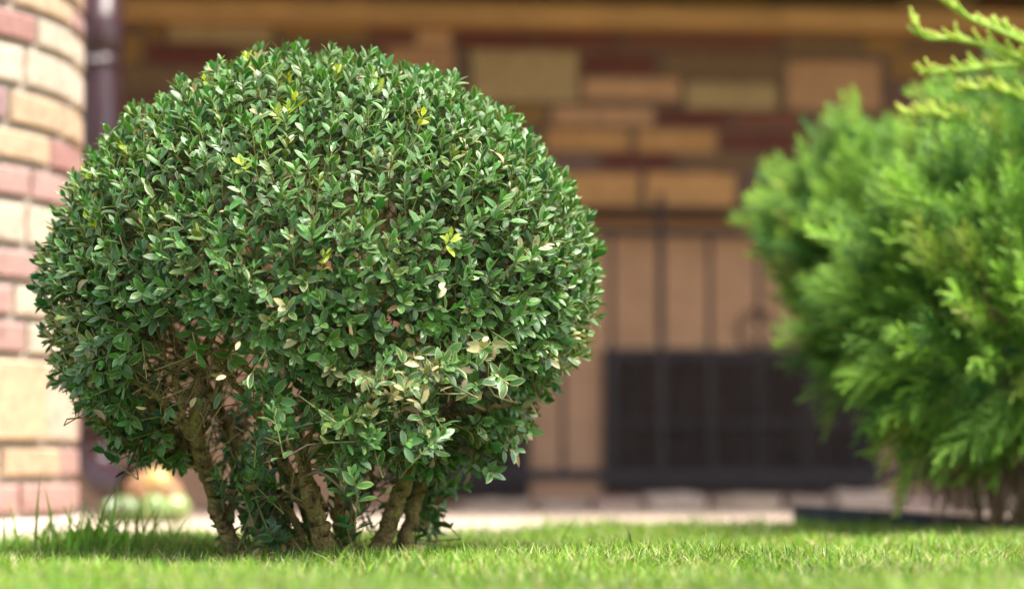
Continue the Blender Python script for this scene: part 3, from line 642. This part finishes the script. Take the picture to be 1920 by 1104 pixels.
for k in range(NP):
    f_ = (0, .07, .17, .30, .47, .70, 1)[k]                                                       # 0 at the tip, 1 low on the shoot
    act = (f_ * SL * .98 < SL) & ((layer != 1) | (RNG.random(NS) < .8))
    if k == NP - 1: act &= RNG.random(NS) < .6
    ids = np.nonzero(act)[0]
    for side in (0, 1):
        idx = ids[RNG.random(len(ids)) < .93]; n_ = len(idx); ax = AX[idx]
        ref = unit(np.cross(ax, np.array([.31, .47, .83]))); bi = np.cross(ax, ref)
        rot = (idx * 1.7 + k * math.pi / 2 + side * math.pi + RNG.normal(0, .22, n_))
        rad = ref * np.cos(rot)[:, None] + bi * np.sin(rot)[:, None]
        spread = np.radians(np.interp(f_, [0, .1, .3, .6, 1], [20, 38, 54, 64, 72]) + RNG.normal(0, 11, n_))
        d = ax * np.cos(spread)[:, None] + rad * np.sin(spread)[:, None]
        nn = ax * np.sin(spread)[:, None] - rad * np.cos(spread)[:, None]
        nn = unit(nn + UP * RNG.uniform(0, .45, (n_, 1)) + RNG.normal(0, .16, (n_, 3)))
        p = TIP[idx] - ax * (f_ * SL[idx])[:, None] + rad * .0012
        L = np.interp(f_, [0, .10, .25, 1], [.0125, .0195, .0235, .0245]) * RNG.uniform(.72, 1.22, n_)
        Wd = RNG.uniform(.185, .25, n_)
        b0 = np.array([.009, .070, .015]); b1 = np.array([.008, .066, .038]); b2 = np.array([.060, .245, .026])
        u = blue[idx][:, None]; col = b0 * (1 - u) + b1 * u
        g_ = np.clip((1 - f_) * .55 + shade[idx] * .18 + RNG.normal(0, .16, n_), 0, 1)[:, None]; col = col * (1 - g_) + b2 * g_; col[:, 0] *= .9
        al = np.clip(RNG.normal(.34, .26, n_), 0, .9); kd = kind[idx]
        yel = (kd == 1) & (f_ < .36); col[yel] = np.array([.52, .58, .03]) * RNG.uniform(.75, 1.15, (yel.sum(), 1)); al[yel] = 0
        L[yel] *= .85
        pe = kd == 2; al[pe] = RNG.uniform(.5, 1, pe.sum()); old = (rs[idx] > .94) & (kd == 0); col[old] = np.array([.085, .13, .022]); tanl = pe & (RNG.random(n_) < .45); col[tanl] = np.array([.58, .45, .25]) * RNG.uniform(.6, 1.15, (tanl.sum(), 1))
        tanl |= (RNG.random(n_) < .006); col *= RNG.uniform(.75, 1.25, (n_, 1))
        curl = RNG.normal(.25, .3, n_); fold = RNG.uniform(.08, .4, n_)
        lx_, ly_ = to_px(p); hole = (inpoly(lx_, ly_, holeA) & (RNG.random(n_) < .78) | inpoly(lx_, ly_, holeB) & (RNG.random(n_) < .6)) & (p[:, 1] < BY + .04) & (layer[idx] < 2)
        hole |= (tanl | pe) & (lx_ > 1108) & (ly_ > 600)                 # no lone dead leaf past the crown's edge
        br = (RNG.random(n_) < np.where(ly_ > 640, .028, .006)) & (kd != 1) & ~hole
        c4 = np.hstack([col, al[:, None]]); q = ~br & ~hole
        leaves(fol, p[q], d[q], nn[q], L[q], Wd[q], curl[q], fold[q], c4[q])
        if br.any():
            cb = np.array([.42, .29, .15]) * RNG.uniform(.4, 1.3, (br.sum(), 1)); leaves(dry, p[br], unit(d[br] - UP * .6), nn[br], L[br], Wd[br] * .9, curl[br] * 3, fold[br] * 2, np.hstack([cb, np.zeros((br.sum(), 1))]))
fol.build('foliage', M_LEAF, box_o)
# tan dead leaves hanging in the open lower part
dl = [(398, 690), (395, 700), (292, 700), (275, 765), (345, 690), (365, 745), (310, 770), (930, 650), (918, 662), (905, 640), (875, 710), (868, 690), (650, 900), (640, 915), (662, 918), (660, 940), (648, 955), (615, 935), (612, 915), (500, 575), (835, 540), (828, 530), (735, 295), (715, 285), (725, 300), (490, 215), (700, 830), (735, 910), (420, 705), (450, 640)]
dN = len(dl); dp_ = np.array([P(a + RNG.normal(0, 2), b, 3.13 + .16 * (b > 800) + (.14 if (a < 400 and b > 600) else 0) + .12 * (b < 330) + RNG.normal(0, .012)) for a, b in dl]); dd = unit(RNG.normal(0, .6, (dN, 3)) + np.array([0, -.2, -.5]))
cb = np.array([.50, .37, .21]) * RNG.uniform(.5, 1.3, (dN, 1)); leaves(dry, dp_, dd, unit(RNG.normal(0, .5, (dN, 3)) + np.array([0, -1, .2])), RNG.uniform(.014, .021, dN), RNG.uniform(.15, .24, dN), RNG.normal(.5, .5, dN), RNG.uniform(.1, .6, dN), np.hstack([cb, np.zeros((dN, 1))]))
# litter of fallen leaves round the foot
n_ = 110; lp = np.stack([RNG.uniform(BX(400), BX(830), n_), RNG.normal(3.5, .11, n_), RNG.uniform(.008, .024, n_)], 1)
cb = np.array([.40, .26, .13]) * RNG.uniform(.4, 1.5, (n_, 1)); leaves(dry, lp, unit(RNG.normal(0, 1, (n_, 3)) * [1, 1, .3]), unit(RNG.normal(0, .4, (n_, 3)) + UP), RNG.uniform(.016, .024, n_), RNG.uniform(.15, .24, n_), RNG.normal(.4, .6, n_), RNG.uniform(.1, .6, n_), np.hstack([cb, np.zeros((n_, 1))]))
dry.build('dry_leaves', M_DRY, box_o)
# stems: photo polyline with real depths, then radii in metres
stems = [([(452, 1055, 3.47), (430, 1005, 3.45), (408, 965, 3.43), (395, 945, 3.42)], [.017, .014, .012, .011]),
         ([(448, 1050, 3.52), (420, 985, 3.54), (398, 910, 3.46), (376, 850, 3.40), (368, 780, 3.36), (378, 700, 3.40), (400, 600, 3.38), (420, 480, 3.4)], [.015, .015, .016, .015, .012, .010, .008, .005]),
         ([(618, 1062, 3.40), (606, 1015, 3.38), (596, 975, 3.36), (580, 930, 3.33), (573, 890, 3.32), (566, 855, 3.31), (545, 820, 3.30)], [.023, .019, .0155, .0135, .012, .011, .006]),
         ([(640, 1060, 3.50), (640, 1000, 3.52), (628, 930, 3.52), (622, 860, 3.50), (600, 760, 3.46), (590, 600, 3.45), (570, 400, 3.46)], [.017, .014, .013, .012, .010, .008, .005]),
         ([(655, 1060, 3.46), (650, 1010, 3.46), (652, 970, 3.45), (668, 955, 3.44)], [.012, .011, .009, .004]),
         ([(700, 1062, 3.47), (725, 1000, 3.46), (745, 940, 3.45), (762, 880, 3.42), (775, 820, 3.40), (800, 740, 3.36), (830, 640, 3.34), (860, 500, 3.36)], [.020, .017, .0155, .014, .013, .011, .008, .005]),
         ([(748, 1060, 3.49), (763, 1000, 3.50), (785, 925, 3.50), (800, 865, 3.48), (830, 790, 3.42), (900, 770, 3.36), (970, 755, 3.34)], [.014, .013, .0115, .010, .0085, .006, .003]),
         ([(745, 1060, 3.56), (770, 970, 3.58), (830, 850, 3.60), (930, 700, 3.60), (1000, 560, 3.58)], [.013, .012, .010, .008, .004]),
         ([(560, 1058, 3.58), (520, 960, 3.62), (450, 830, 3.64), (330, 640, 3.62), (260, 500, 3.60)], [.014, .013, .011, .008, .004]),
         ([(650, 1058, 3.60), (660, 900, 3.66), (690, 700, 3.70), (720, 480, 3.68)], [.014, .012, .010, .005]),
         ([(378, 870, 3.48), (330, 815, 3.42), (280, 760, 3.36), (230, 690, 3.33)], [.010, .008, .006, .003]),
         ([(385, 890, 3.49), (340, 850, 3.47), (270, 830, 3.46), (210, 835, 3.45)], [.008, .007, .004, .002]),
         ([(573, 880, 3.42), (540, 780, 3.36), (470, 700, 3.31), (400, 640, 3.28)], [.008, .007, .006, .003])]
for pts_, r_ in (([(392, 890, 3.42), (350, 800, 3.36), (330, 720, 3.32), (300, 640, 3.3)], .006), ([(374, 840, 3.38), (320, 770, 3.34), (265, 720, 3.31), (215, 690, 3.30)], .005), ([(372, 800, 3.37), (410, 720, 3.33), (430, 650, 3.3)], .006), ([(600, 980, 3.44), (540, 880, 3.40), (490, 790, 3.36), (440, 720, 3.32), (390, 650, 3.30)], .008),
        ([(610, 960, 3.46), (560, 840, 3.44), (520, 740, 3.40), (500, 640, 3.36)], .007), ([(380, 860, 3.44), (300, 840, 3.42), (230, 825, 3.41)], .005), ([(430, 980, 3.55), (440, 880, 3.55), (420, 780, 3.52), (350, 660, 3.46)], .008), ([(445, 700, 3.33), (380, 690, 3.31), (330, 665, 3.30)], .003), ([(340, 780, 3.35), (290, 745, 3.32), (240, 740, 3.31)], .003), ([(640, 990, 3.5), (690, 930, 3.5), (700, 860, 3.48)], .007), ([(600, 1058, 3.5), (575, 960, 3.5), (520, 860, 3.46), (480, 760, 3.42)], .010), ([(580, 1058, 3.46), (560, 990, 3.44), (520, 930, 3.42), (500, 880, 3.42)], .007)):
    stems.append((pts_, [r_ * 1.25, r_ * 1.1, r_ * .8, r_ * .4]))
skel = []
for pp, rr in stems:
    ctl = np.array([P(*q) for q in pp]); ctl[0][2] = min(ctl[0][2], -.01) if pp[0][1] > 1045 else ctl[0][2]; n = 7 * len(pp)
    path = catmull(ctl, n); path[2:-1] += RNG.normal(0, .0016, (n - 3, 3)); rad = .80 * np.interp(np.linspace(0, 1, n), np.linspace(0, 1, len(rr)), rr) * (1 + .025 * RNG.normal(size=n))
    m = MB(); tube(m, path, rad, 12, lump=.04); m.build('stem', M_BARK, box_o)
    for q, r_ in zip(path, rad): skel.append((*q, r_, pp[0][1] > 1045))
skel = np.array(skel, float)
# limbs to clusters of shoots, branchlets, twigs
tw = MB()
def kmeans(pp, k):
    c = pp[RNG.choice(len(pp), k, replace=False)]
    for _ in range(5):
        d2 = ((pp[:, None] - c[None]) ** 2).sum(-1); a = d2.argmin(1); c = np.array([pp[a == q].mean(0) if (a == q).any() else c[q] for q in range(k)])
    return c, a
nodes = skel[skel[:, 2] > BH(900)][:, :4]
c1, a1 = kmeans(BASE, 42)
lim = []
for c in c1:
    goal = CEN + (c - CEN) * .80
    cost = np.linalg.norm(nodes[:, :3] - goal, axis=1) + 1.2 * np.maximum(0, nodes[:, 2] - goal[2] + .06)
    q = nodes[cost.argmin()]; mid = (q[:3] + goal) / 2 + np.array([0, 0, -.015]) + RNG.normal(0, .014, 3); path = catmull([q[:3], mid, goal], 9); path[1:-1] += RNG.normal(0, .002, (7, 3))
    r0 = min(q[3] * .8, .007); rad = np.linspace(r0, .0032, 9); brm = MB(); tube(brm, path, rad, 7, lump=.06); brm.build('limb', M_BARK, box_o)
    for z, r_ in zip(path[2:], rad[2:]): lim.append((*z, r_))
lim = np.array(lim); c2, a2 = kmeans(BASE, 420); nb = np.vstack([lim, nodes]); hub = []
for c in c2:
    goal = c + (CEN - c) * .06; cost = np.linalg.norm(nb[:, :3] - goal, axis=1) + .8 * np.maximum(0, nb[:, 2] - goal[2] + .03); q = nb[cost.argmin()]
    mid = (q[:3] + goal) / 2 + RNG.normal(0, .012, 3); path = catmull([q[:3], mid, goal], 6); tube(tw, path, np.linspace(min(q[3] * .8, .0032), .0016, 6), 5, col=(.20 * random.uniform(.6, 1.3), .14, .06, 1)); hub.append(goal)
hub = np.array(hub); A_ = hub[a2]; B_ = (A_ + BASE) / 2 + RNG.normal(0, .006, (NS, 3))
tc = np.hstack([np.array([.13, .09, .04]) * RNG.uniform(.5, 1.3, (NS, 1)), np.ones((NS, 1))])
thin_tubes(tw, A_, B_, BASE, .0014, .0011, tc)
tg_ = np.hstack([np.array([.22, .22, .06]) * RNG.uniform(.7, 1.3, (NS, 1)), np.ones((NS, 1))]); thin_tubes(tw, BASE, (BASE + TIP) / 2 + RNG.normal(0, .0012, (NS, 3)), TIP, .0012, .0006, tg_)
# bare dead twigs in the open parts
n_ = 420; q = nb[RNG.choice(len(nb), n_)][:, :3]; lowq = (q[:, 2] < BH(620)) & (q[:, 1] < BY + .05); q = q[lowq]; n_ = len(q); e = q + unit(RNG.normal(0, 1, (n_, 3)) + np.array([0, -.3, .5])) * RNG.uniform(.03, .10, (n_, 1))
ce, we = prof_at(e[:, 2]); okk = ((e[:, 0] - ce) ** 2 + (e[:, 1] - BY) ** 2 < (we * .86) ** 2) & (e[:, 2] > BH(880)); q, e = q[okk], e[okk]; n_ = len(q)
thin_tubes(tw, q, (q + e) / 2 + RNG.normal(0, .005, (n_, 3)), e, .0014, .0007, np.hstack([np.array([.34, .24, .11]) * RNG.uniform(.5, 1.4, (n_, 1)), np.ones((n_, 1))]))
tw.build('twigs', M_TWIG, box_o)

# ------------------------------------------------------------------ juniper
JB = P(1900, 1000, 4.75); jun = empty('juniper_shrub', (JB[0], JB[1], 0), 'feathery bright green juniper leaning in from the right, tips yellow green', 'shrub')
ell = [(1700, 440, 4.95, 190, 135), (1620, 430, 5.0, 135, 115), (1640, 510, 4.95, 130, 130), (1880, 335, 4.6, 125, 115), (1700, 640, 4.85, 150, 120), (1840, 560, 4.3, 190, 220), (1800, 730, 4.65, 130, 80), (2090, 430, 4.7, 260, 210), (2100, 680, 4.6, 260, 240), (1930, 780, 4.6, 110, 60)]
E = [(P(a, b, Y - .1), c * (Y - .1) / FPX, d * (Y - .1) / FPX) for a, b, Y, c, d in ell]
JC = P(1960, 620, 4.5)
sp_p, sp_d = [], []
for (c, rx_, rz_) in E:
    n_ = int(620 * (rx_ * rz_) ** .5 / .2) if c[0] < 1.2 else int(300 * (rx_ * rz_) ** .5 / .2); k_ = 0
    for _ in range(n_):
        d = unit(RNG.normal(0, 1, 3)); rr = RNG.uniform(.72, 1.0); p = c + d * np.array([rx_, (rx_ + rz_) / 2, rz_]) * rr
        ins = any((((p - c2_) / np.array([r2, (r2 + z2) / 2, z2])) ** 2).sum() < .55 for c2_, r2, z2 in E)
        jx, jy = to_px(p[None])
        if ins or jy[0] > np.interp(jx[0], [1450, 1650, 1750, 1950], [680, 700, 750, 810]): continue
        out = unit(d * .75 + unit(p - JC) * .6)
        low = np.clip((BH(560) + .05 - p[2]) / .25, -1, 1)
        dr = unit(out * .8 + UP * (.75 - 1.1 * max(low, 0)) + np.array([-.35, -.1, 0]) + RNG.normal(0, .24, 3)); 
        if p[2] + dr[2] * .13 < .15: dr = unit(dr * np.array([1, 1, .25]))
        sp_p.append(p); sp_d.append(dr)
sp_p = np.array(sp_p); sp_d = np.array(sp_d)
def spray(seed):
    r = np.random.default_rng(seed); A, B, Cq, r0, tip = [], [], [], [], []
    def seg(a, b, w, t, bend=.08):
        m_ = (a + b) / 2 + r.normal(0, 1, 3) * np.linalg.norm(b - a) * bend; A.append(a); B.append(m_); Cq.append(b); r0.append(w); tip.append(t); return m_
    ax = catmull([(0, 0, 0), (.05 * r.normal(), .05 * r.normal(), .5), (.12 * r.normal(), .12 * r.normal(), 1)], 9)
    for k in range(8): seg(ax[k], ax[k + 1], .013 * (1 - k / 11), k / 8, .01)
    for k in range(17):
        t = .12 + .86 * k / 16; i_ = t * 8; a = ax[int(i_)] + (ax[min(8, int(i_) + 1)] - ax[int(i_)]) * (i_ - int(i_)); ph = k * 2.4 + r.normal(0, .4)
        L = (.42 * (1 - t) + .14) * r.uniform(.8, 1.15); d = unit([math.cos(ph) * .75, math.sin(ph) * .5, 1.0 + .2 * t]); b = a + d * L + np.array([0, 0, .05 * L]); m_ = seg(a, b, .0095, .4 + .6 * t)
        for j in range(6):
            u_ = .18 + .14 * j; q0 = a + (b - a) * u_; ph2 = ph + (1 if j % 2 else -1) * 1.3 + r.normal(0, .3); d2 = unit(d + .75 * np.array([math.cos(ph2), math.sin(ph2), .25])); seg(q0, q0 + d2 * L * .42 * (1.1 - u_ * .5), .0074, .6 + .4 * t)
    return tuple(map(np.array, (A, B, Cq, r0, tip)))
SPR = [spray(s_) for s_ in range(7)]
jf = MB()
def put_sprays(mb, p, d, L, roll, shade_, yel):
    for v_ in range(len(SPR)):
        A, B, Cq, r0, tp_ = SPR[v_]
        ids = np.nonzero(np.arange(len(p)) % len(SPR) == v_)[0]
        if not len(ids): continue
        z = d[ids]; x = unit(np.cross(z, np.where(np.abs(z[:, 2:3]) < .9, np.array([[0, 0, 1.0]]), np.array([[1.0, 0, 0]])))); y_ = np.cross(z, x)
        cr, sr = np.cos(roll[ids])[:, None], np.sin(roll[ids])[:, None]; x, y_ = x * cr + y_ * sr, -x * sr + y_ * cr
        def T(q): 
            o = p[ids][:, None] + L[ids][:, None, None] * (q[None, :, :1] * x[:, None] + q[None, :, 1:2] * y_[:, None] + q[None, :, 2:] * z[:, None])
            o[..., 2] -= (.25 * L[ids][:, None] * q[None, :, 2] ** 2 * np.clip(.3 - z[:, 2], 0, 1)[:, None]); return o.reshape(-1, 3)
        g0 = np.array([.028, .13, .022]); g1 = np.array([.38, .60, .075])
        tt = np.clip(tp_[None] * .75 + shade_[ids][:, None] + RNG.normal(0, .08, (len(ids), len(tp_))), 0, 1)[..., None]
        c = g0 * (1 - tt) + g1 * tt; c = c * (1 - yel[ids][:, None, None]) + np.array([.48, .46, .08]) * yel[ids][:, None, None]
        c = np.concatenate([c, np.ones_like(tt)], -1).reshape(-1, 4); rr = (L[ids][:, None] * r0[None]).ravel()
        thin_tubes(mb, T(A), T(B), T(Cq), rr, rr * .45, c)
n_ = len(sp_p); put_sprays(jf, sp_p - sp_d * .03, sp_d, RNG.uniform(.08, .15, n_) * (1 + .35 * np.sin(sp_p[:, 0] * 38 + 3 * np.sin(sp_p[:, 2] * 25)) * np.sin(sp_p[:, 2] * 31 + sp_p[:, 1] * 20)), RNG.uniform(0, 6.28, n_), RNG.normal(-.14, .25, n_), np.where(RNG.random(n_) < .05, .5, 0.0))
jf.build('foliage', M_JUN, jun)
# long yellow-green leaders at the top
ld = MB(); lead = [([(2000, 190, 4.35), (1900, 105, 4.3), (1800, 75, 4.28), (1735, 70, 4.27), (1712, 36, 4.27)], 1), ([(2010, 120, 4.3), (1900, 70, 4.28), (1810, 30, 4.28), (1756, -8, 4.28)], 1), ([(2000, 128, 4.35), (1900, 122, 4.3), (1800, 132, 4.28), (1727, 138, 4.27)], 1), ([(1960, 200, 4.4), (1870, 168, 4.36), (1800, 170, 4.36)], .6), ([(1850, 260, 4.5), (1790, 220, 4.48), (1690, 212, 4.47)], .6)]
for pp, yl in lead:
    ctl = np.array([P(a, b, Y - .3) for a, b, Y in pp]); n = 44; path = catmull(ctl, n); rad = np.linspace(.0052, .0034, n) * np.where(np.arange(n) % 2, 1.08, .86); cc = np.array([.36, .50, .06, 1]); tube(ld, path, rad, 7, col=cc)
    tl_ = unit(path[-1] - path[-2]); blob(ld, path[-1], (.0037, .0037, .0037), (.50, .44, .10, 1), 6, 0)
    for k in range(2, n - 2):
        if RNG.random() < .85:
            tdir = unit(path[k + 1] - path[k]); up_ = unit(UP + RNG.normal(0, .5, 3)); e = path[k] + (unit(tdir + up_ * RNG.uniform(.5, .9))) * RNG.uniform(.025, .055) * (1 - k / n * .5)
            pth = catmull([path[k], (path[k] + e) / 2 + tdir * .004, e], 6); tube(ld, pth, np.linspace(.0035, .0024, 6), 6, col=(.34 + .08 * RNG.random(), .50, .06, 1)); blob(ld, pth[-1], (.0025, .0025, .0025), (.50, .42, .10, 1), 6, 0)
ld.build('leader_shoots', M_JUN, jun)
jb = MB(); heads = [c for c, _, _ in E]
for hpt in heads:
    p0 = JB + np.array([RNG.normal(0, .03), RNG.normal(0, .03), 0]); p0[2] = -.01; mid = p0 * .55 + hpt * .45 + np.array([.06, 0, -.02]); path = catmull([p0, mid, hpt], 14); tube(jb, path, np.linspace(.010, .004, 14), 8, lump=.06)
jb.build('stems', M_BARK, jun)
n_ = 420; hp = np.array(heads)[RNG.choice(len(heads), n_)]; q = hp + RNG.normal(0, .02, (n_, 3)); ee = sp_p[RNG.choice(len(sp_p), n_)]; ok = np.linalg.norm(ee - q, axis=1) < .3; jt2 = MB()
thin_tubes(jt2, q[ok], (q[ok] + ee[ok]) / 2 + RNG.normal(0, .012, (ok.sum(), 3)), ee[ok], .0028, .0014, (.20, .13, .06, 1)); jt2.build('twigs', M_TWIG, jun)
# bare brown skirt near the ground
n_ = 800; bx_ = RNG.uniform(1690, 1990, n_); top_ = np.array([P(a, RNG.uniform(800, 880), 4.5 + RNG.normal(0, .09)) for a in bx_]); kx = RNG.normal(0, .03, n_)
e = top_ + np.stack([kx - .01, RNG.normal(0, .03, n_), -RNG.uniform(.03, .14, n_) * np.clip((bx_ - 1660) / 120, .3, 1)], 1); e[:, 2] = np.maximum(e[:, 2], .015)
sk = MB(); thin_tubes(sk, top_, (top_ + e) / 2 + RNG.normal(0, .009, (n_, 3)), e, .0013, .0006, np.hstack([np.array([.22, .14, .09]) * RNG.uniform(.5, 1.5, (n_, 1)), np.ones((n_, 1))])); sk.build('dead_skirt', M_TWIG, jun)
print('shoots', NS, 'sprays', len(sp_p), 'verts', sum(len(o.data.vertices) for o in S.objects if o.type == 'MESH'))
